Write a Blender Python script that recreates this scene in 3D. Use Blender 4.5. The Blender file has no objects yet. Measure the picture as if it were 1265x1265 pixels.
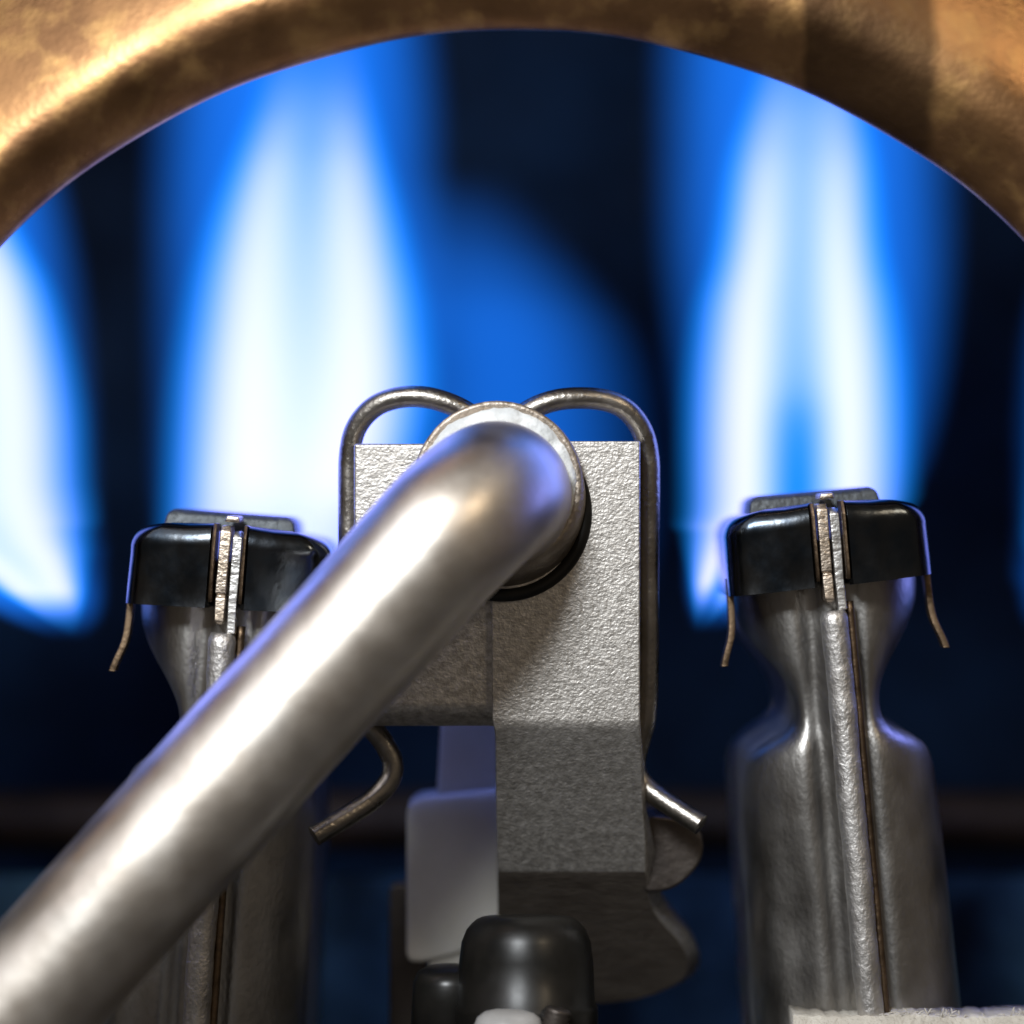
import bpy, bmesh, math, random
from mathutils import Vector, Matrix
random.seed(7)
sc = bpy.context.scene
C = sc.collection
S = 6.5e-5            # metres per unit: the whole view is about 8 cm wide
D = 3500.0            # camera distance to the focused plane, in units
CU = 632.5

# ------------------------------------------------------------------ camera, world, lamps, exposure
cam_d = bpy.data.cameras.new('camera')
cam = bpy.data.objects.new('camera', cam_d); C.objects.link(cam)
cam.location = (0, -D * S, 0); cam.rotation_euler = (math.pi / 2, 0, 0)
cam_d.sensor_width = 36; cam_d.lens = 18 * D / CU
cam_d.clip_start = 0.01; cam_d.clip_end = 50
cam_d.dof.use_dof = True; cam_d.dof.focus_distance = D * S - 0.0005; cam_d.dof.aperture_fstop = 12.5
sc.camera = cam
w = bpy.data.worlds.new('World'); sc.world = w; w.use_nodes = True
w.node_tree.nodes['Background'].inputs[0].default_value = (1.0, 0.83, 0.67, 1)
w.node_tree.nodes['Background'].inputs[1].default_value = 0.13
sc.view_settings.view_transform = 'Standard'; sc.view_settings.look = 'None'
sc.view_settings.exposure = 0; sc.view_settings.gamma = 1
sc.cycles.use_denoising = True
sc.cycles.max_bounces = 6; sc.cycles.volume_bounces = 0; sc.cycles.transparent_max_bounces = 16
sc.cycles.volume_step_rate = 1.0; sc.cycles.volume_max_steps = 128
sc.cycles.sample_clamp_indirect = 4.0

def lamp(name, loc, target, size, power, col, sy=None):
    l = bpy.data.lights.new(name, 'AREA'); l.energy = power; l.color = col
    l.size = size
    if sy: l.shape = 'RECTANGLE'; l.size_y = sy
    o = bpy.data.objects.new(name, l); C.objects.link(o)
    o.location = loc
    o.rotation_euler = (Vector(target) - Vector(loc)).to_track_quat('-Z', 'Y').to_euler()
    return o
lamp('inspection_lamp', (-0.062, -0.215, 0.125), (0.0, 0, -0.005), 0.055, 0.85, (0.93, 0.97, 1.0))
lamp('ring_glint_light', (0.19, -0.27, 0.21), (0, 0, 0.0), 0.05, 0.22, (1.0, 0.80, 0.55))  # added warm light, placed to put a gold glint on the ring
lamp('upper_left_fill', (-0.24, -0.22, 0.30), (0, 0, 0), 0.26, 0.42, (0.97, 0.95, 1.0))  # added overhead fill, brightens the tube's upper side

# ------------------------------------------------------------------ helpers
def P(u, v, y=0.0):
    """picture-plane units at depth y -> metres"""
    k = (D + y) / D
    return Vector(((u - CU) * k * S, y * S, (CU - v) * k * S))

def mesh_obj(name, verts, faces, mat, parent=None, bevel=0, seg=3, smooth=True, subsurf=0):
    me = bpy.data.meshes.new(name)
    base = Vector(parent.location) if parent is not None and not parent.get('_local') else Vector((0, 0, 0))
    me.from_pydata([tuple(Vector(v) - base) for v in verts], [], faces)
    bm = bmesh.new(); bm.from_mesh(me)
    bmesh.ops.recalc_face_normals(bm, faces=bm.faces)
    bm.to_mesh(me); bm.free()
    if mat: me.materials.append(mat)
    for p in me.polygons: p.use_smooth = smooth
    o = bpy.data.objects.new(name, me); C.objects.link(o)
    if parent is not None: o.parent = parent
    if bevel:
        b = o.modifiers.new('bevel', 'BEVEL'); b.width = bevel * S; b.segments = seg
        b.limit_method = 'ANGLE'; b.angle_limit = math.radians(25)
        o.modifiers.new('wn', 'WEIGHTED_NORMAL')
    if subsurf:
        s_ = o.modifiers.new('sub', 'SUBSURF'); s_.levels = subsurf; s_.render_levels = subsurf
    return o

def thing(name, loc, label, cat, group=None, local=False):
    o = bpy.data.objects.new(name, None); C.objects.link(o)
    o.location = loc; o.empty_display_size = 0.004
    o['label'] = label; o['category'] = cat
    if group: o['group'] = group
    if local: o['_local'] = 1
    return o
def tag(o, label, cat, group=None):
    o['label'] = label; o['category'] = cat
    if group: o['group'] = group
    return o

class MB:
    def __init__(s): s.v = []; s.f = []
    def add(s, v, f):
        n = len(s.v); s.v += [Vector(a) for a in v]; s.f += [tuple(i + n for i in q) for q in f]
        return s
    def loft(s, rings, cap=True, closed=True):
        n = len(rings[0]); v = [p for r in rings for p in r]; f = []
        for i in range(len(rings) - 1):
            for j in range(n if closed else n - 1):
                k = (j + 1) % n
                f.append((i * n + j, i * n + k, (i + 1) * n + k, (i + 1) * n + j))
        if cap:
            f.append(tuple(range(n))[::-1]); f.append(tuple(range((len(rings) - 1) * n, len(rings) * n)))
        return s.add(v, f)
    def prism(s, poly, y0, y1):
        """poly in picture units at depth y0, pulled straight back to y1"""
        a = [P(u, v, y0) for u, v in poly]
        b = [p + Vector((0, (y1 - y0) * S, 0)) for p in a]
        return s.loft([a, b])
    def chamfered_rows(s, rs):
        """as rows, with the front right edge cut back: last two values are the cut's width and depth"""
        R = []
        for v, xl, xr, yf, yb, cw, cd in rs:
            k = (D + yf) / D; X = lambda u: (u - CU) * k * S
            z = (CU - v) * k * S
            R.append([Vector((X(xl), yf * S, z)), Vector((X(xr - cw), yf * S, z)), Vector((X(xr), (yf + cd) * S, z)), Vector((X(xr), yb * S, z)), Vector((X(xl), yb * S, z))])
        return s.loft(R)
    def rows(s, rs):
        """rs: (v, x left, x right, y front, y back)"""
        R = []
        for v, xl, xr, yf, yb in rs:
            k = (D + yf) / D
            z = (CU - v) * k * S; a = (xl - CU) * k * S; b = (xr - CU) * k * S
            R.append([Vector((a, yf * S, z)), Vector((b, yf * S, z)), Vector((b, yb * S, z)), Vector((a, yb * S, z))])
        return s.loft(R)
    def tube(s, pts, rad, n=16, cap=True):
        pts = [Vector(p) for p in pts]
        rad = rad if isinstance(rad, (list, tuple)) else [rad] * len(pts)
        rings = []; up = None
        for i, p in enumerate(pts):
            t = (pts[min(i + 1, len(pts) - 1)] - pts[max(i - 1, 0)]).normalized()
            if up is None:
                up = t.orthogonal().normalized()
            else:
                up = (up - t * up.dot(t)).normalized()
            sd = t.cross(up)
            rings.append([p + (up * math.cos(2 * math.pi * j / n) + sd * math.sin(2 * math.pi * j / n)) * rad[i] for j in range(n)])
        return s.loft(rings, cap)
    def lathe(s, origin, axis, prof, n=48):
        """prof: (distance along axis, radius) in metres"""
        axis = Vector(axis).normalized(); a = axis.orthogonal().normalized(); b = axis.cross(a)
        rings = [[Vector(origin) + axis * h + (a * math.cos(2 * math.pi * j / n) + b * math.sin(2 * math.pi * j / n)) * r for j in range(n)] for h, r in prof]
        return s.loft(rings)
    def build(s, name, mat, parent=None, **k):
        return mesh_obj(name, s.v, s.f, mat, parent, **k)

def smooth_path(pts, it=3):
    """round the corners of a polyline"""
    pts = [Vector(p) for p in pts]
    for _ in range(it):
        q = [pts[0]]
        for a, b in zip(pts, pts[1:]):
            q += [a.lerp(b, .25), a.lerp(b, .75)]
        q.append(pts[-1]); pts = q
    return pts

def rounded(pts, it=3): 
    q = [Vector((*p, 0)) for p in pts]
    for _ in range(it):
        r = []
        for i in range(len(q)):
            a, b = q[i], q[(i + 1) % len(q)]; r += [a.lerp(b, .25), a.lerp(b, .75)]
        q = r
    return [(p.x, p.y) for p in q]

# ------------------------------------------------------------------ materials
def new_mat(name):
    m = bpy.data.materials.new(name); m.use_nodes = True
    nt = m.node_tree; b = nt.nodes['Principled BSDF']
    return m, nt, b
def N(nt, kind, **kw):
    n = nt.nodes.new(kind)
    for k, v in kw.items(): setattr(n, k, v)
    return n
def metal(name, c1, c2, rough=(0.3, 0.5), metallic=1.0, tex=60.0, grain=8.0, bump=1.0, stretch=(1, 1, 1), fleck=None, detail=6, wear=None, bscale2=0, bump2=0, spec=.5):
    """tex, grain: sizes in picture units; bump: height in the same units"""
    m, nt, b = new_mat(name); L = nt.links.new; b.inputs['Specular IOR Level'].default_value = spec
    tc = N(nt, 'ShaderNodeTexCoord'); mp = N(nt, 'ShaderNodeMapping'); mp.inputs['Scale'].default_value = stretch
    L(tc.outputs['Object'], mp.inputs[0])
    n1 = N(nt, 'ShaderNodeTexNoise'); n1.inputs['Scale'].default_value = 1 / (tex * S); n1.inputs['Detail'].default_value = detail
    n1.inputs['Roughness'].default_value = 0.6
    L(mp.outputs[0], n1.inputs['Vector'])
    r1 = N(nt, 'ShaderNodeValToRGB'); r1.color_ramp.elements[0].position = .35; r1.color_ramp.elements[1].position = .68
    r1.color_ramp.elements[0].color = (*c1, 1); r1.color_ramp.elements[1].color = (*c2, 1)
    L(n1.outputs[0], r1.inputs[0]); col = r1.outputs[0]
    n2 = N(nt, 'ShaderNodeTexNoise'); n2.inputs['Scale'].default_value = 1 / (grain * S); n2.inputs['Detail'].default_value = 3
    L(mp.outputs[0], n2.inputs['Vector'])
    if fleck:
        rf = N(nt, 'ShaderNodeValToRGB'); rf.color_ramp.elements[0].position = .50; rf.color_ramp.elements[1].position = .74
        n3 = N(nt, 'ShaderNodeTexNoise'); n3.inputs['Scale'].default_value = 1 / (grain * 5 * S); n3.inputs['Detail'].default_value = 5
        L(mp.outputs[0], n3.inputs['Vector']); L(n3.outputs[0], rf.inputs[0])
        mx = N(nt, 'ShaderNodeMix', data_type='RGBA'); L(rf.outputs[0], mx.inputs[0]); L(col, mx.inputs[6]); mx.inputs[7].default_value = (*fleck, 1)
        col = mx.outputs[2]
    L(col, b.inputs['Base Color'])
    mr = N(nt, 'ShaderNodeMapRange'); mr.inputs['From Min'].default_value = .3; mr.inputs['From Max'].default_value = .7
    mr.inputs['To Min'].default_value = rough[0]; mr.inputs['To Max'].default_value = rough[1]
    n4 = N(nt, 'ShaderNodeTexNoise'); n4.inputs['Scale'].default_value = 1 / (tex * .6 * S); n4.inputs['Detail'].default_value = 5
    L(mp.outputs[0], n4.inputs['Vector']); L(n4.outputs[0], mr.inputs[0]); L(mr.outputs[0], b.inputs['Roughness'])
    b.inputs['Metallic'].default_value = metallic
    if bump:
        bp = N(nt, 'ShaderNodeBump'); bp.inputs['Distance'].default_value = bump * S; bp.inputs['Strength'].default_value = 1
        L(n2.outputs[0], bp.inputs['Height']); last = bp
        if bump2:
            n5 = N(nt, 'ShaderNodeTexNoise'); n5.inputs['Scale'].default_value = 1 / (bscale2 * S); n5.inputs['Detail'].default_value = 2
            L(mp.outputs[0], n5.inputs['Vector'])
            b2 = N(nt, 'ShaderNodeBump'); b2.inputs['Distance'].default_value = bump2 * S; b2.inputs['Strength'].default_value = 1
            L(n5.outputs[0], b2.inputs['Height']); L(bp.outputs[0], b2.inputs['Normal']); last = b2
        L(last.outputs[0], b.inputs['Normal'])
    return m
M = {}
M['cast'] = metal('cast_alloy', (.35, .33, .305), (.61, .585, .555), (.42, .56), .9, 9, 3.8, 1.05, (.9, 1, 1.05), None, detail=4, bscale2=10, bump2=.6)
M['shaded_cast'] = metal('shaded_cast_alloy', (.19, .16, .135), (.28, .245, .21), (.42, .56), .9, 30, 5, 1.2, (.5, 1, 1.5))  # for the casting's lower faces, shade painted in as darker brown
M['tube'] = metal('bright_tube_steel', (.55, .49, .425), (.73, .69, .635), (.35, .47), 1, 110, 14, .3, (1, 1, 1), None, bscale2=140, bump2=2.6)
M['collar'] = metal('collar_steel', (.28, .24, .20), (.42, .37, .32), (.4, .6), .9, 40, 8, 2)
M['sealant'] = metal('pale_sealant', (.44, .46, .47), (.66, .68, .69), (.7, .9), 0, 45, 12, 4, spec=.25)
M['wire'] = metal('spring_wire', (.20, .185, .165), (.32, .295, .265), (.26, .42), 1, 60, 6, .8)
M['burner'] = metal('burner_steel', (.245, .235, .222), (.36, .35, .335), (.34, .48), 1, 70, 6, .7, (1, 1, .6), None, bscale2=60, bump2=.5)
M['rib'] = metal('rolled_seam_steel', (.44, .42, .40), (.62, .605, .59), (.46, .6), 1, 40, 5, 1.5, (1, 1, .8))
M['cap'] = metal('blued_cap_steel', (.026, .036, .050), (.062, .064, .066), (.14, .28), 1, 60, 10, .25, (1, 1, .8))
M['port'] = metal('heat_darkened_plate', (.035, .04, .045), (.07, .075, .08), (.45, .6), .8, 60, 8, 1.5)
M['plate'] = metal('bright_plate_steel', (.55, .54, .52), (.78, .77, .75), (.3, .45), 1, 40, 9, 1.2, (1, 1, 1.5))
M['platewarm'] = metal('tan_plate_steel', (.38, .31, .24), (.60, .52, .44), (.35, .5), 1, 40, 7, 1.4, (1, 1, 1.5))
M['leg'] = metal('bronze_leg', (.08, .055, .035), (.18, .125, .08), (.4, .55), 1, 40, 8, 1)
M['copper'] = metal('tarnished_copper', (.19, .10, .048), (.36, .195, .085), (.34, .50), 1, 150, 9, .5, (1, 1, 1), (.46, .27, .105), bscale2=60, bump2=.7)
M['nylon'] = metal('milky_nylon', (.54, .52, .47), (.62, .60, .55), (.4, .5), 0, 120, 30, .3)
_b = M['nylon'].node_tree.nodes['Principled BSDF']; _b.inputs['Subsurface Weight'].default_value = .8; _b.inputs['Subsurface Scale'].default_value = 60 * S; _b.inputs['Subsurface Radius'].default_value = (1, 1, 1)
M['panel'] = metal('rear_panel_steel', (.002, .008, .014), (.05, .13, .19), (.5, .6), .2, 260, 30, 2, spec=.2)
M['rubber'] = metal('black_rubber', (.004, .004, .0035), (.010, .009, .008), (.3, .42), 0, 60, 12, .05, spec=.3)
M['white'] = metal('white_ceramic', (.25, .245, .24), (.36, .35, .34), (.3, .4), 0, 60, 12, .3)
M['wall'] = metal('sooty_sheet', (.0006, .002, .006), (.003, .010, .026), (.7, .9), 0, 500, 30, 2, spec=.04)
M['floor'] = metal('sooty_floor', (.022, .02, .018), (.05, .046, .042), (.5, .65), 0, 400, 30, 2, spec=.2)
M['pipe'] = metal('old_copper', (.010, .007, .005), (.022, .014, .009), (.5, .65), 0, 150, 20, 1, spec=.15)
M['board'] = metal('fibre_board', (.40, .37, .32), (.54, .51, .45), (.8, .95), 0, 30, 7, 4.5)
M['darksteel'] = metal('dark_steel', (.06, .05, .045), (.11, .095, .085), (.4, .5), .9, 80, 8, 1)

def shade_band(m, x0, x1, col):
    # shade painted into the ring's colour as a dark band
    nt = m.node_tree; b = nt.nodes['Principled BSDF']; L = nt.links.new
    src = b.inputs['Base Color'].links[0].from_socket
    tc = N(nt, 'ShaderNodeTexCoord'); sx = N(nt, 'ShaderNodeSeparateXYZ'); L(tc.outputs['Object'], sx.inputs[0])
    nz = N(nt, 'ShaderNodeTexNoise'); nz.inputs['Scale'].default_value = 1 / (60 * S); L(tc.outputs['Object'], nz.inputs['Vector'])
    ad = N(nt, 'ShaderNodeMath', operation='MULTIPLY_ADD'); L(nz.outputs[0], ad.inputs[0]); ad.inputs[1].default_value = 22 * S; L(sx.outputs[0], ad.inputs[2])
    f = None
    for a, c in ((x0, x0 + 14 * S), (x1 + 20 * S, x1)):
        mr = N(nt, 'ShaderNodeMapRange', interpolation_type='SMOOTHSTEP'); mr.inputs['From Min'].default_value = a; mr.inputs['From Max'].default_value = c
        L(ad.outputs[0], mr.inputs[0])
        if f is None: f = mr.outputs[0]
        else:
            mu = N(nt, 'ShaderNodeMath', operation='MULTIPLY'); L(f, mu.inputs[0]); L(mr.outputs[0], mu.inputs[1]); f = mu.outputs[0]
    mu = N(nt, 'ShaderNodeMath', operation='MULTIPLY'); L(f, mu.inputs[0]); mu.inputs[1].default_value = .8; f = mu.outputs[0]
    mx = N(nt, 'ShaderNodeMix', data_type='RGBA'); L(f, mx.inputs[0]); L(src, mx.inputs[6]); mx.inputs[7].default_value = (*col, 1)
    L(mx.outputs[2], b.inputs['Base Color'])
shade_band(M['copper'], 352 * S, 500 * S, (.07, .04, .022))

# ------------------------------------------------------------------ chamber (setting)
def struct(o): o['kind'] = 'structure'; return o
def box(name, a, b, mat):
    m = MB()
    x0, y0, z0 = [c * S for c in a]; x1, y1, z1 = [c * S for c in b]
    m.loft([[Vector((x0, y0, z0)), Vector((x1, y0, z0)), Vector((x1, y1, z0)), Vector((x0, y1, z0))],
            [Vector((x0, y0, z1)), Vector((x1, y0, z1)), Vector((x1, y1, z1)), Vector((x0, y1, z1))]])
    return m.build(name, mat, smooth=False)
struct(box('back_wall', (-2300, 1700, -960), (2300, 1740, 1500), M['wall']))
struct(box('floor', (-2300, -2600, -1000), (2300, 1740, -962), M['floor']))  # chamber floor; its front is extended out of view to darken undersides
struct(box('ceiling', (-2300, 420, 1502), (2300, 1740, 1540), M['wall']))
struct(box('wall_left', (-2342, 420, -1000), (-2302, 1740, 1540), M['wall']))
struct(box('wall_right', (2302, 420, -1000), (2342, 1740, 1540), M['wall']))

struct(box('rear_panel', (-1600, 1000, -960), (1600, 1030, -580), M['panel']))
# rear pipe, far out of focus
m = MB(); pts = [P(-700 + 150 * i, 1015, 1300) for i in range(19)]
m.tube(pts, 52 * S, 24)
tag(m.build('copper_pipe', M['pipe']), 'dark brown pipe running level across the back, far out of focus', 'pipe')

# ------------------------------------------------------------------ burners
HW = [(60, 120), (100, 121), (126, 119.5), (148, 117), (168, 109), (188, 97), (208, 82), (228, 68), (246, 58), (262, 53.5), (280, 53), (294, 56), (305, 65), (314, 82), (323, 101), (334, 113), (350, 120), (376, 124), (500, 128), (660, 132), (900, 136)]
def lerp_tab(tab, x):
    if x <= tab[0][0]: return tab[0][1]
    for (a, p), (b, q) in zip(tab, tab[1:]):
        if x <= b:
            t = (x - a) / (b - a); return p + (q - p) * t
    return tab[-1][1]
def smooth_tab(tab, x, r=9):
    return sum(lerp_tab(tab, x + r * (i / 4)) for i in range(-4, 5)) / 9

def make_burner(label):
    root = thing('gas_burner', (0, 0, 0), label, 'burner', 'gas burners', local=True)
    L = lambda x, y, dv: Vector((x * S, y * S, -dv * S))
    # pressed body
    rings = []; dvs = [60 + 8 * i for i in range(int(840 / 8) + 1)]
    nth = 44
    for dv in dvs:
        hw = smooth_tab(HW, dv); r = []
        for j in range(nth + 1):
            th = -math.pi / 2 + math.pi * j / nth
            x = hw * math.sin(th)
            y = 16 + .85 * hw * (1 - math.cos(th))
            y += 16 * math.exp(-((x + 27) / 15) ** 2) + 11 * math.exp(-((x - 27) / 9) ** 2)
            if dv > 420: y += 10 * math.exp(-((x + 75) / 26) ** 2) * min(1, (dv - 420) / 120)
            r.append(L(x, y, dv))
        r.append(L(hw, 400, dv)); r.append(L(-hw, 400, dv))
        rings.append(r)
    MB().loft(rings).build('body', M['burner'], root)
    # rolled seam with its thin edge
    pts = [L(.5 * math.sin(dv * .03) - 1 + (dv - 150) * .006, -2 + .5 * math.sin(dv * .031), dv) for dv in range(150, 661, 10)]
    rad = [(17 + .35 * math.sin(i * 1.7) + .3 * math.sin(i * .6)) * S for i in range(len(pts))]; rad[0] *= .86
    MB().tube(pts, rad, 20).build('seam', M['rib'], root)
    pts = [L(20 + (dv - 140) * .004, 6, dv) for dv in range(140, 661, 13)]
    MB().tube(pts, 5.5 * S, 8).build('seam_edge', M['leg'], root)
    # cap halves
    for sgn in (-1, 1):
        plan = [(20, -20), (24, -24), (60, -22)] + [(94 + 33 * math.sin(q * math.pi / 16), 17 - 33 * math.cos(q * math.pi / 16)) for q in range(9)] + [(128, 45), (128, 300), (20, 300)]
        rings = []
        for k, (dv, ins) in enumerate(((122, 0), (100, 0), (60, -1)) + tuple((42 - 28 * math.sin(q * math.pi / 14), -1 - 28 * (1 - math.cos(q * math.pi / 14))) for q in range(8))):
            r = []
            for x, y in plan:
                f = (x - 20) / 108
                sl = 7 * f if k > 2 else (-7 * f * (sgn > 0))
                fl = 3 * (1 - f) * (1 if k == 0 else 0)
                xx = max(x + ins * f, 20); yy = y - ins * .55 if y < 100 else y
                if k == 1 or k == 2: yy += 2
                r.append(L(sgn * xx, yy, dv + sl - fl + (1.6 * math.sin(f * 7) if k > 3 else 0)))
            rings.append(r)
        o = MB().loft(rings).build('cap', M['cap'], root, bevel=2, seg=2)
        # folded inner lip
        xs = sgn * 19
        lip = [[L(xs - 2.2, -24 + d, dv), L(xs + 2.2, -26 + d, dv), L(xs + 2.2, 20, dv), L(xs - 2.2, 20, dv)] for dv, d in ((14, 8), (30, -1), (60, 0), (100, 0), (112, 4))]
        MB().loft(lip).build('cap_lip', M['leg'], root, bevel=1, seg=2)
    # seam plates in the slot
    MB().loft([[L(x0, yf, dv), L(x1, yf, dv), L(x1, 30, dv), L(x0, 30, dv)] for dv, x0, x1, yf in
               ((16, -12, 0, -8), (24, -13, 1, -14), (70, -13, 0, -16), (100, -14, 0, -15), (103, -12, -1, -11), (106, -13, 0, -15), (135, -12, 0, -16), (139, -10, -2, -11))]).build('seam_plate', M['platewarm'], root, bevel=1.5, seg=2)
    MB().loft([[L(x0, yf, dv), L(x1, yf, dv), L(x1, 30, dv), L(x0, 30, dv)] for dv, x0, x1, yf in
               ((22, 4, 12, -4), (30, 3, 15, -11), (70, 3, 15, -12), (110, 3, 14, -12), (150, 4, 15, -12))]).build('seam_plate', M['plate'], root, bevel=1.5, seg=2)
    MB().loft([[L(x0, -14, dv), L(x1, -14, dv), L(x1, 40, dv), L(x0, 40, dv)] for dv, x0, x1 in ((3, -6, 9), (11, -9, 11))]).build('tie_tab', M['platewarm'], root, bevel=2, seg=2)
    # port plate on top
    MB().loft([[L(x0, y0, dv), L(x1, y0, dv), L(x1, 330, dv), L(x0, 330, dv)] for dv, x0, x1, y0 in
               ((24, -92, 76, 48), (6, -88, 72, 52), (0, -80, 64, 58))]).build('port_plate', M['port'], root, bevel=3, seg=2)
    # hanging spring legs
    for sgn in (-1, 1):
        pts = [L(sgn * 124, 50, 100), L(sgn * 125, 48, 150), L(sgn * 127, 46, 172), L(sgn * 137, 42, 198), L(sgn * 140, 42, 210)]
        pts = smooth_path(pts, 2); rr = []
        for p in pts:
            rr.append([p + Vector((a * S, b * S, 0)) for a, b in ((-4, -12), (4, -12), (4, 12), (-4, 12))])
        MB().loft(rr).build('spring_leg', M['leg'], root, bevel=1, seg=2)
    return root
def copy_thing(src, label):
    r = src.copy(); C.objects.link(r); r['label'] = label
    for ch in list(src.children):
        c = ch.copy(); C.objects.link(c); c.parent = r
    return r
def set_burner(b, u, v, y, tilt, yaw=0):
    b.location = P(u, v, y); b.rotation_euler = (0, math.radians(tilt), math.radians(yaw))
burner = make_burner('grey steel burner right of the cast fitting, a pale board at its foot')
set_burner(burner, 1018, 606, 30, -4.9)
b2 = copy_thing(burner, 'grey steel burner partly hidden behind the slanting steel tube, left of the cast fitting')
set_burner(b2, 288, 634, 30, 4.3)
for o_ in (burner, b2):
    if '_local' in o_: del o_['_local']

# fibre board at the foot of the right burner
m = MB()
top = []; k = 0
us = [980 + 6 * i for i in range(75)]
random.seed(3)
tp = [1256 + random.uniform(-1.5, 1.5) + 2 * math.sin(i * .21) for i in range(75)]
ra = [P(u, t, 8) for u, t in zip(us, tp)]
rb = [P(u, t - 3, 26) for u, t in zip(us, tp)]
rc = [p + Vector((0, 60 * S, 0)) for p in rb]
rd = [Vector((p.x, p.y, P(0, 1400, 8).z)) for p in rc]
re = [Vector((p.x, p.y, P(0, 1400, 8).z)) for p in ra]
n = len(us)
v = ra + rb + rc + rd + re; f = []
for s_ in range(5):
    for i in range(n - 1):
        a = s_ * n + i; b = ((s_ + 1) % 5) * n + i
        f.append((a, a + 1, b + 1, b))
f.append(tuple(s_ * n for s_ in range(5))); f.append(tuple(s_ * n + n - 1 for s_ in range(5)))
m.add(v, f)
board = thing('insulation_board', P(1200, 1400, 30), 'pale fibre insulation board with a fuzzy edge below the right burner', 'board')
m.build('panel', M['board'], board)
m = MB()
for i in range(140):
    u = random.uniform(1085, 1420); p = P(u, lerp_tab(list(zip(us, tp)), u) + 1, random.uniform(8, 40))
    a = random.uniform(-1.4, 1.4); l = random.uniform(4, 13) * S
    q = p + Vector((math.sin(a) * l, random.uniform(-.3, .3) * l, math.cos(a) * l * .7)); r = q + Vector((math.sin(a * 1.6) * l * .5, 0, math.cos(a * 2) * l * .4))
    m.tube([p, q, r], .8 * S, 4)
o = m.build('loose_fibres', M['board'], board); o['kind'] = 'stuff'

# ------------------------------------------------------------------ cast fitting in the middle
fit = thing('cast_fitting', P(700, 1240, 60), 'grey cast metal fitting with a grainy front face, holding the end of the steel tube', 'fitting')
m = MB()
m.rows([(548, 437, 640, 0, 150), (700, 437, 640, 0, 150), (872, 437, 640, 0, 150), (884, 437, 640, 7, 150), (897, 437, 640, 24, 150)])
m.build('socket_plate', M['cast'], fit, bevel=4)
m = MB()
rs = [(545, 606, 791, -12, 165, 1, 3), (700, 607, 791, -12, 165, 1, 3), (888, 608, 791, -12, 165, 1, 3), (902, 611, 792, -8, 190, 2, 4), (912, 612, 793, 0, 190, 2, 4),
      (1000, 613, 799, 52, 220, 5, 14), (1040, 614, 808, 76, 240, 11, 30), (1074, 615, 813, 97, 260, 16, 40), (1077, 615, 813, 99, 260, 16, 40), (1081, 615, 814, 103, 310, 16, 40)]
for v, xr, cw in ((1086, 815, 16), (1108, 819, 18), (1124, 824, 18), (1136, 833, 19), (1148, 845, 20), (1160, 856, 20), (1172, 863, 19), (1184, 867, 18), (1195, 867, 17), (1204, 864, 16), (1212, 856, 15), (1220, 842, 14), (1228, 822, 13), (1235, 795, 12), (1240, 750, 10)):
    rs.append((v, 615 + max(0, v - 1200) * .6, xr, 103 + (v - 1081) * 1.15, 330, cw, 40))
m.chamfered_rows(rs)
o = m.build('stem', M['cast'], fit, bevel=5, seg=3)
o.data.materials.append(M['shaded_cast'])
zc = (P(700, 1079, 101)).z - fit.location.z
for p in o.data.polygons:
    if p.center.z < zc and p.normal.x < .25: p.material_index = 1  # downward faces take the alloy with shade in its colour
m = MB()
m.prism(rounded([(785, 1004), (846, 1012), (868, 1026), (870, 1060), (850, 1086), (826, 1102), (785, 1104)], 2), 120, 220)
m.build('side_boss', M['darksteel'], fit, bevel=14, seg=4)

# ------------------------------------------------------------------ spring clip
left = [P(388, 1033, 30), P(430, 1008, 45), P(470, 982, 60), P(490, 950, 66), P(474, 915, 66), P(450, 890, 66), P(434, 850, 62), P(431, 700, 60), P(431, 600, 60), P(431, 562, 60),
        P(438, 528, 56), P(460, 502, 50), P(488, 491, 46), P(520, 489, 42), P(550, 496, 40), P(580, 510, 40), P(612, 540, 40)]
right = [P(866, 1019, 40), P(830, 996, 56), P(797, 974, 70), P(782, 950, 76), P(790, 915, 76), P(801, 880, 70), P(801, 700, 62), P(802, 600, 60), P(802, 566, 60),
         P(795, 532, 56), P(774, 504, 50), P(746, 493, 46), P(710, 491, 42), P(680, 495, 40), P(650, 508, 40)]
m = MB(); m.tube(smooth_path(left + right[::-1], 3), 13.6 * S, 16)
o = m.build('spring_clip', M['wire'], bevel=0)
tag(o, 'bent steel wire clip arching over the cast fitting on both sides of the tube collar', 'clip')

# ------------------------------------------------------------------ tube with collar
tube = thing('gas_tube', P(616, 616, 0), 'thick bright steel tube bending out of the cast fitting down to the lower left', 'tube')
ax = Vector((0, -1, 0)); sh_ = Vector((-.13, -1, .60))
org = P(621, 629, 4)
m = MB()
rings = []
for h, r in [(0, 99), (4, 105), (44, 105), (50, 102), (51, 96), (45, 92), (43, 60)]:
    rings.append([org + sh_ * h * S + Vector((math.cos(2 * math.pi * q / 72) * r * S, 0, math.sin(2 * math.pi * q / 72) * r * S)) for q in range(72)])
m.loft(rings)
m.build('collar', M['collar'], tube)
rings = []
for j in range(64):
    th = 2 * math.pi * j / 64; c_ = P(622, 634, -10) + Vector((math.cos(th) * 101 * S, 0, math.sin(th) * 101 * S)); d_ = Vector((math.cos(th), 0, math.sin(th)))
    rings.append([c_ + d_ * 9 * S * math.cos(q * math.pi / 4) + Vector((0, 9 * S * math.sin(q * math.pi / 4), 0)) for q in range(8)])
rings.append(rings[0]); m = MB(); m.loft(rings, cap=False); m.build('shadow_gap_ring', M['rubber'], tube)  # added black ring, stands for the shadow gap under the collar
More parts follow.
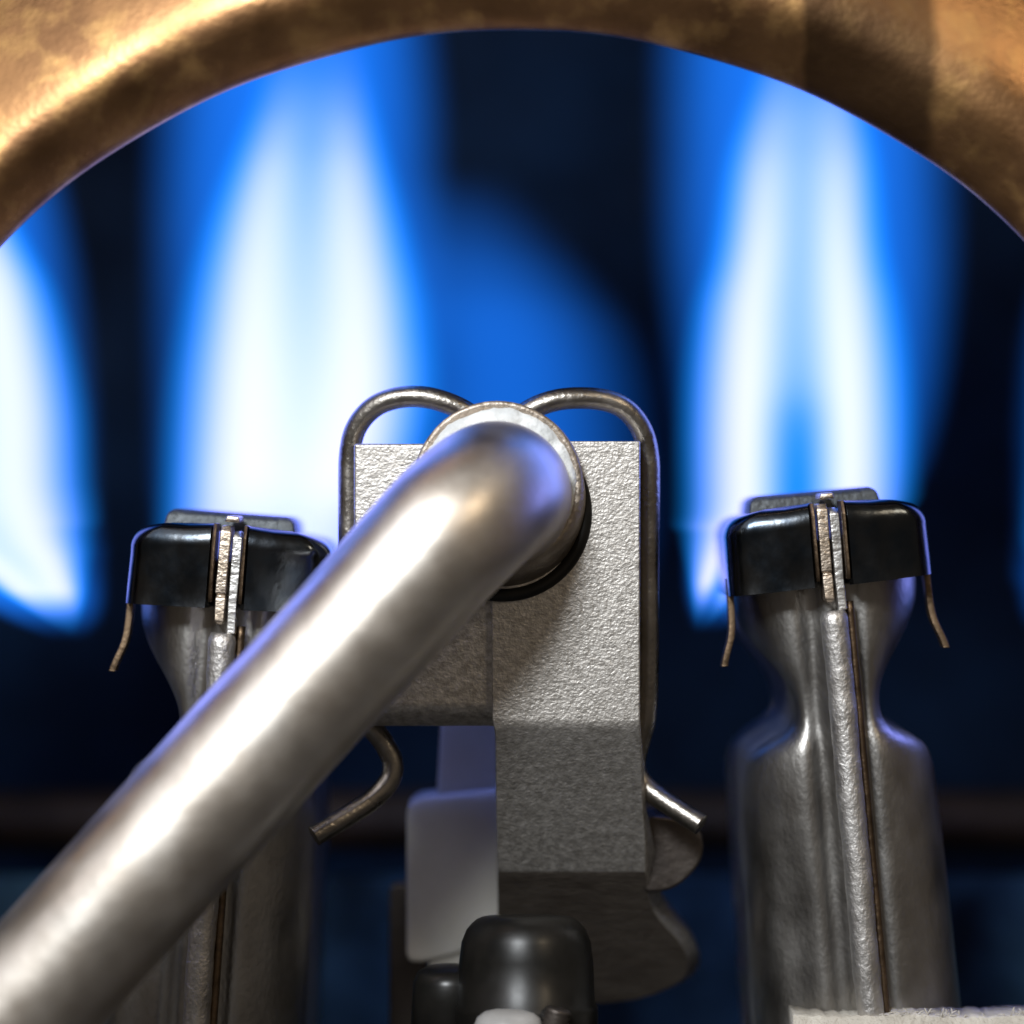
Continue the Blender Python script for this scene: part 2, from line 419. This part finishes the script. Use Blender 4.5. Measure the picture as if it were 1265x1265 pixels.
# lumpy sealant ring
random.seed(5)
aa = ax.orthogonal().normalized(); bb = ax.cross(aa); rings = []; n = 120
import mathutils
for j in range(n):
    th = 2 * math.pi * j / n
    d = aa * math.cos(th) + bb * math.sin(th)
    nz = mathutils.noise.noise(Vector((math.cos(th) * 4, math.sin(th) * 4, 0))) ; nz2 = mathutils.noise.noise(Vector((math.cos(th) * 14, math.sin(th) * 14, 3)))
    c0 = org + sh_ * (46 + 4 * nz) * S; ring = []
    for k in range(10):
        ph = 2 * math.pi * k / 10
        ring.append(c0 + d * (84 + (13 + 2.0 * nz2 + 1.5 * nz) * math.cos(ph)) * S + ax * (9 + 3 * nz + 2 * nz2) * math.sin(ph) * S)
    rings.append(ring)
rings.append(rings[0]); m = MB(); m.loft(rings, cap=False); m.build('sealant', M['sealant'], tube)
# swept tube: straight out of the collar, then a tight bend to the lower left
dirn = Vector((-.668, -.08, -.744)).normalized()
tax = Vector((-.10, -1, .06)).normalized()
p0 = P(621, 614, -10); p1 = p0 + tax * 58 * S
Rb = 118 * S
ang = tax.angle(dirn); perp = (dirn - tax * dirn.dot(tax)).normalized()
pts = [p0, p0.lerp(p1, .5), p1]
for i in range(1, 25):
    t = ang * i / 24
    pts.append(p1 + tax * Rb * math.sin(t) + perp * Rb * (1 - math.cos(t)))
e = pts[-1]
for i in range(1, 50): pts.append(e + dirn * 26 * i * S)
m = MB(); m.tube(pts, [(84.5 + 5.5 * max(0, min(1, (34 - i) / 14)) * .6) * S for i in range(len(pts))], 64); m.build('pipe', M['tube'], tube)

# ------------------------------------------------------------------ small plastic and rubber pieces at the bottom
wb = thing('plastic_connector', P(560, 1190, 120), 'milky white plastic connector block left of the fitting stem', 'connector')
k = 0
blk = [(502, 1010), (503, 998), (510, 990), (522, 985), (570, 980), (630, 974), (630, 1150), (560, 1180), (520, 1189), (506, 1188), (502, 1180)]
m = MB(); m.prism(blk, 250, 350); m.build('block', M['nylon'], wb, bevel=7, seg=4)
m = MB(); m.prism([(546, 860), (640, 860), (640, 992), (539, 992)], 275, 330); m.build('tab', M['nylon'], wb, bevel=4)
m = MB(); m.prism([(530, 1160), (640, 1150), (640, 1215), (545, 1215), (530, 1200)], 260, 340); m.build('tab', M['nylon'], wb, bevel=5)
m = MB(); m.prism([(481, 1100), (487, 1092), (530, 1090), (530, 1400), (480, 1400)], 370, 400)
tag(m.build('metal_strip', M['darksteel'], bevel=3), 'dark upright metal strip behind the white plastic connector', 'strip')

boot = thing('rubber_boot', P(650, 1330, 0), 'glossy black rubber boot at the foot of the cast fitting', 'boot')
m = MB()
prof = [(0, 2), (.2, 48), (1.2, 54), (4, 61), (9, 67), (17, 74), (32, 80), (55, 83), (108, 85), (112, 89), (118, 89), (200, 89)]
m.lathe(P(650, 1131, 10), (0, -.10, -1), [(h * S, r * S) for h, r in prof], 56); m.build('shell', M['rubber'], boot)
m = MB()
prof = [(0, 2), (1, 18), (4, 30), (10, 38), (20, 42), (60, 44), (120, 44)]
m.lathe(P(628, 1247, -88), (0, 0, -1), [(h * S, r * S) for h, r in prof], 40); m.build('ceramic_tip', M['white'], boot)
m = MB(); prof = []
for i in range(26): prof.append((i * 3, 17 if i % 2 else 14))
m.lathe(P(690, 1246, -92), (-.25, 0, -1), [(h * S, r * S) for h, r in prof], 24); m.build('threaded_stud', M['darksteel'], boot)
m = MB()
prof = [(0, 2), (2, 28), (8, 40), (20, 46), (100, 50)]
m.lathe(P(556, 1192, 30), (0, 0, -1), [(h * S, r * S) for h, r in prof], 32)
tag(m.build('rubber_plug', M['rubber']), 'small black rubber plug left of the glossy boot', 'plug')

# ------------------------------------------------------------------ copper arch in front of the flames
m = MB(); yr = -110; kk = (D + yr) / D
cx, cz = (636 - CU) * kk * S, (CU - 928) * kk * S
prof = [(p.x, p.y) for p in []] or rounded([(34, 10), (14, 0), (-2, 1), (-30, 28), (-46, 50), (-46, 78), (-26, 124), (14, 185), (70, 250), (140, 290), (140, 170)], 3)
rings = []
for i in range(121):
    a = math.radians(8 + 164 * i / 120)
    wob = 1 + .0012 * math.sin(a * 9) + .0008 * math.sin(a * 23)
    ring = []
    for yy, rr in prof:
        r = (891 * kk + rr * (1.4 + .4 * math.cos(a))) * wob
        ring.append(Vector((cx + r * math.cos(a) * S, (yr + yy) * S, cz + r * math.sin(a) * S)))
    rings.append(ring)
m.loft(rings)
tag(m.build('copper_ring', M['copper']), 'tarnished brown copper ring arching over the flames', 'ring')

# ------------------------------------------------------------------ flames
def curve_node(nt, src, pts, lo, hi):
    fc = N(nt, 'ShaderNodeFloatCurve'); c = fc.mapping.curves[0]
    pp = sorted(((t, (val - lo) / (hi - lo)) for t, val in pts), key=lambda a: a[0])
    while len(c.points) < len(pp): c.points.new(.5, .5)
    for p, (a, b) in zip(c.points, pp): p.location = (a, b); p.handle_type = 'AUTO_CLAMPED'
    fc.mapping.update()
    nt.links.new(src, fc.inputs['Value'])
    mr = N(nt, 'ShaderNodeMapRange', clamp=False); mr.inputs['To Min'].default_value = lo; mr.inputs['To Max'].default_value = hi
    nt.links.new(fc.outputs[0], mr.inputs[0]); return mr.outputs[0]
def mth(nt, op, a, b=None, c=None):
    n = N(nt, 'ShaderNodeMath', operation=op)
    for i, q in enumerate((a, b, c)):
        if q is None: continue
        if isinstance(q, (int, float)): n.inputs[i].default_value = q
        else: nt.links.new(q, n.inputs[i])
    return n.outputs[0]
def sstep(nt, x, a, b):
    """1 below a falling smoothly to 0 at b"""
    mr = N(nt, 'ShaderNodeMapRange', interpolation_type='SMOOTHSTEP')
    mr.inputs['From Min'].default_value = a; mr.inputs['From Max'].default_value = b
    mr.inputs['To Min'].default_value = 1; mr.inputs['To Max'].default_value = 0
    nt.links.new(x, mr.inputs[0]); return mr.outputs[0]

def make_flame(label, env, core, vb, vt, y0, y1, blue=1.0, white=1.0, cyan=1.0, hollow=None, wprof=None, bprof=None, soft=.5, fade=70):
    """env, core: (v, left, right) edge tables in picture units at depth y0; hollow: (v, how empty the middle is)"""
    yc = (y0 + y1) / 2; dh = (y1 - y0) / 2; H = vb - vt
    k = (D + yc) / D
    uc = sum((l + r) / 2 for _, l, r in env) / len(env)
    o0 = P(uc, vb, yc)
    env = sorted(env, key=lambda q: -q[0])
    X = lambda u: (u - uc)
    T = lambda v: (vb - v) / H
    # hull
    rings = []
    el = [(T(v), X(l)) for v, l, r in env]; er = [(T(v), X(r)) for v, l, r in env]
    for i in range(41):
        t = i / 40; l = lerp_tab(el, t); r = lerp_tab(er, t); c = (l + r) / 2; hw = (r - l) / 2
        q = min(1, (1 - t) * 6 + .08) * min(1, t * 10 + .3)
        ring = []
        for j in range(32):
            a = 2 * math.pi * j / 32
            ring.append(o0 + Vector(((c + hw * 1.04 * math.cos(a)) * k * S, dh * q * math.sin(a) * S, t * H * k * S)))
        rings.append(ring)
    m = MB(); m.loft(rings)
    mt = bpy.data.materials.new('flame_gas'); mt.use_nodes = True; nt = mt.node_tree
    for n_ in list(nt.nodes): nt.nodes.remove(n_)
    out_ = N(nt, 'ShaderNodeOutputMaterial')
    tc = N(nt, 'ShaderNodeTexCoord'); sx = N(nt, 'ShaderNodeSeparateXYZ'); nt.links.new(tc.outputs['Object'], sx.inputs[0])
    x = mth(nt, 'MULTIPLY', sx.outputs[0], 1 / (k * S)); y = mth(nt, 'MULTIPLY', sx.outputs[1], 1 / (dh * S)); t = mth(nt, 'MULTIPLY', sx.outputs[2], 1 / (k * S * H))
    y2 = mth(nt, 'POWER', mth(nt, 'ABSOLUTE', y), 2)
    def field(tab, wide=1.0):
        allx = [X(q) for r_ in tab for q in r_[1:]]; lo, hi = min(allx) - 5, max(allx) + 5
        cc = curve_node(nt, t, [(T(v), (X(l) + X(r)) / 2) for v, l, r in tab], lo, hi)
        ww = curve_node(nt, t, [(T(v), max((r - l) / 2, 2)) for v, l, r in tab], 0, max((r - l) / 2 for _, l, r in tab) + 5)
        ww = mth(nt, 'MULTIPLY', ww, wide)
        dx = mth(nt, 'ABSOLUTE', mth(nt, 'DIVIDE', mth(nt, 'SUBTRACT', x, cc), ww))
        return dx, mth(nt, 'SQRT', mth(nt, 'ADD', mth(nt, 'MULTIPLY', dx, dx), y2))
    L0 = 2 * dh * S
    foot = mth(nt, 'SUBTRACT', 1, sstep(nt, t, 0, fade / H))
    dxe, re_ = field(env)
    def prof(pp, s):
        return mth(nt, 'MULTIPLY', s, curve_node(nt, t, [(T(v), q) for v, q in pp], 0, 1.5)) if pp else s
    parts = []
    eb = prof(bprof, sstep(nt, re_, soft, 1.0)); parts.append((eb, (.008, .165, .84), 1.6 * blue))
    if core:
        dxc, rc_ = field(core, 1.1)
        cy = prof(wprof, sstep(nt, rc_, .76, 1.08))
        wh = prof(wprof, sstep(nt, rc_, .52, .96))
        if hollow:
            hc = curve_node(nt, t, [(T(v), q) for v, q in hollow], 0, 1)
            mid = mth(nt, 'MULTIPLY', sstep(nt, dxc, .0, .46), hc)
            wh = mth(nt, 'MULTIPLY', wh, mth(nt, 'SUBTRACT', 1, mid))
            cy = mth(nt, 'MULTIPLY', cy, mth(nt, 'SUBTRACT', 1, mth(nt, 'MULTIPLY', mid, .75)))
        f2 = mth(nt, 'MULTIPLY', foot, foot); wh = mth(nt, 'MULTIPLY', wh, f2)
        parts.append((cy, (.004, .28, .95), 1.3 * cyan))
        parts.append((wh, (.18, .26, .8), 1.35 * white)); parts.append((mth(nt, 'POWER', wh, 1.8), (.88, .36, .9), 1.5 * white))
    sh = None
    for fac, col, st in parts:
        e_ = N(nt, 'ShaderNodeEmission'); e_.inputs[0].default_value = (*col, 1)
        nt.links.new(mth(nt, 'MULTIPLY', mth(nt, 'MULTIPLY', fac, foot), st / L0), e_.inputs[1])
        if sh is None: sh = e_.outputs[0]
        else:
            a_ = N(nt, 'ShaderNodeAddShader'); nt.links.new(sh, a_.inputs[0]); nt.links.new(e_.outputs[0], a_.inputs[1]); sh = a_.outputs[0]
    nt.links.new(sh, out_.inputs['Volume'])
    o = mesh_obj('gas_flame', [p - o0 for p in m.v], m.f, mt)
    o.location = o0
    tag(o, label, 'flame', 'burning gas flames')
    return o

F2env = [(745, 180, 500), (650, 172, 530), (600, 166, 548), (500, 162, 572), (400, 158, 580), (250, 155, 578), (100, 162, 574), (-50, 185, 550), (-200, 240, 500), (-260, 300, 440)]
F2core = [(745, 200, 480), (650, 204, 490), (600, 208, 510), (500, 214, 532), (400, 228, 526), (300, 250, 506), (200, 282, 482), (150, 300, 472), (110, 312, 466), (60, 322, 460), (-260, 330, 450)]
make_flame('tall pale blue flame rising behind the left burner and the cast fitting', F2env, F2core, 745, -260, 110, 330,
           hollow=[(650, .1), (500, .22), (300, .36), (200, .4), (100, .2), (-260, .2)],
           wprof=[(650, .9), (560, 1.05), (400, 1.0), (250, .82), (170, .52), (120, .26), (70, .08), (10, 0), (-260, 0)])
F3env = [(780, 848, 900), (740, 838, 960), (680, 832, 1060), (620, 828, 1140), (520, 812, 1184), (400, 796, 1204), (250, 782, 1212), (100, 780, 1210), (-50, 805, 1180), (-200, 860, 1120), (-260, 930, 1050)]
F3core = [(765, 856, 884), (720, 852, 930), (660, 848, 1040), (610, 846, 1124), (500, 848, 1122), (400, 858, 1112), (300, 882, 1094), (200, 896, 1086), (140, 912, 1075), (100, 924, 1068), (60, 932, 1062), (-260, 938, 1056)]
make_flame('tall pale blue flame rising behind the right burner', F3env, F3core, 785, -260, 110, 330,
           hollow=[(785, .2), (650, 1), (560, .95), (450, .6), (300, .45), (200, .35), (100, .2), (-260, .2)],
           wprof=[(785, .5), (720, 1.0), (600, 1.05), (400, 1.0), (250, .82), (170, .56), (110, .3), (60, .1), (0, 0), (-260, 0)])
F1env = [(790, 50, 118), (760, -20, 138), (700, -120, 144), (640, -200, 142), (500, -230, 140), (400, -240, 132), (300, -240, 118), (200, -230, 95), (60, -200, 60), (-100, -140, 0), (-160, -90, -40)]
F1core = [(765, 56, 98), (740, 14, 104), (700, -50, 106), (660, -130, 106), (600, -190, 104), (500, -190, 97), (400, -190, 76), (300, -165, 34), (240, -140, 0), (160, -90, -50), (-160, -72, -68)]
make_flame('pale blue flame cut by the left edge, its lower end slanting', F1env, F1core, 795, -160, 140, 340,
           hollow=[(795, 0), (600, .3), (-160, .3)], wprof=[(795, .6), (740, 1), (400, 1.0), (250, .6), (100, .1), (-160, 0)])
F4env = [(790, 1262, 1400), (740, 1246, 1500), (640, 1238, 1640), (500, 1236, 1660), (400, 1246, 1660), (300, 1272, 1650), (100, 1310, 1620), (-100, 1380, 1560), (-160, 1440, 1500)]
F4core = [(770, 1290, 1400), (700, 1284, 1500), (600, 1282, 1600), (450, 1290, 1610), (300, 1330, 1590), (150, 1400, 1500), (-160, 1455, 1460)]
make_flame('sliver of blue flame at the right edge beside the right burner', F4env, F4core, 795, -160, 140, 340,
           wprof=[(795, .6), (740, 1), (300, .8), (150, .2), (-160, 0)])
F5env = [(760, 480, 810), (640, 430, 845), (520, 415, 840), (430, 415, 822), (350, 410, 770), (290, 405, 720), (200, 405, 650)]
make_flame('dim deep blue flame far behind the cast fitting, between the two tall flames', F5env, None, 770, 200, 620, 900, blue=.92, soft=.1,
           bprof=[(770, 1), (430, 1), (340, .66), (285, .34), (235, .12), (200, 0)])

for o in C.objects:
    if '_local' in o: del o['_local']
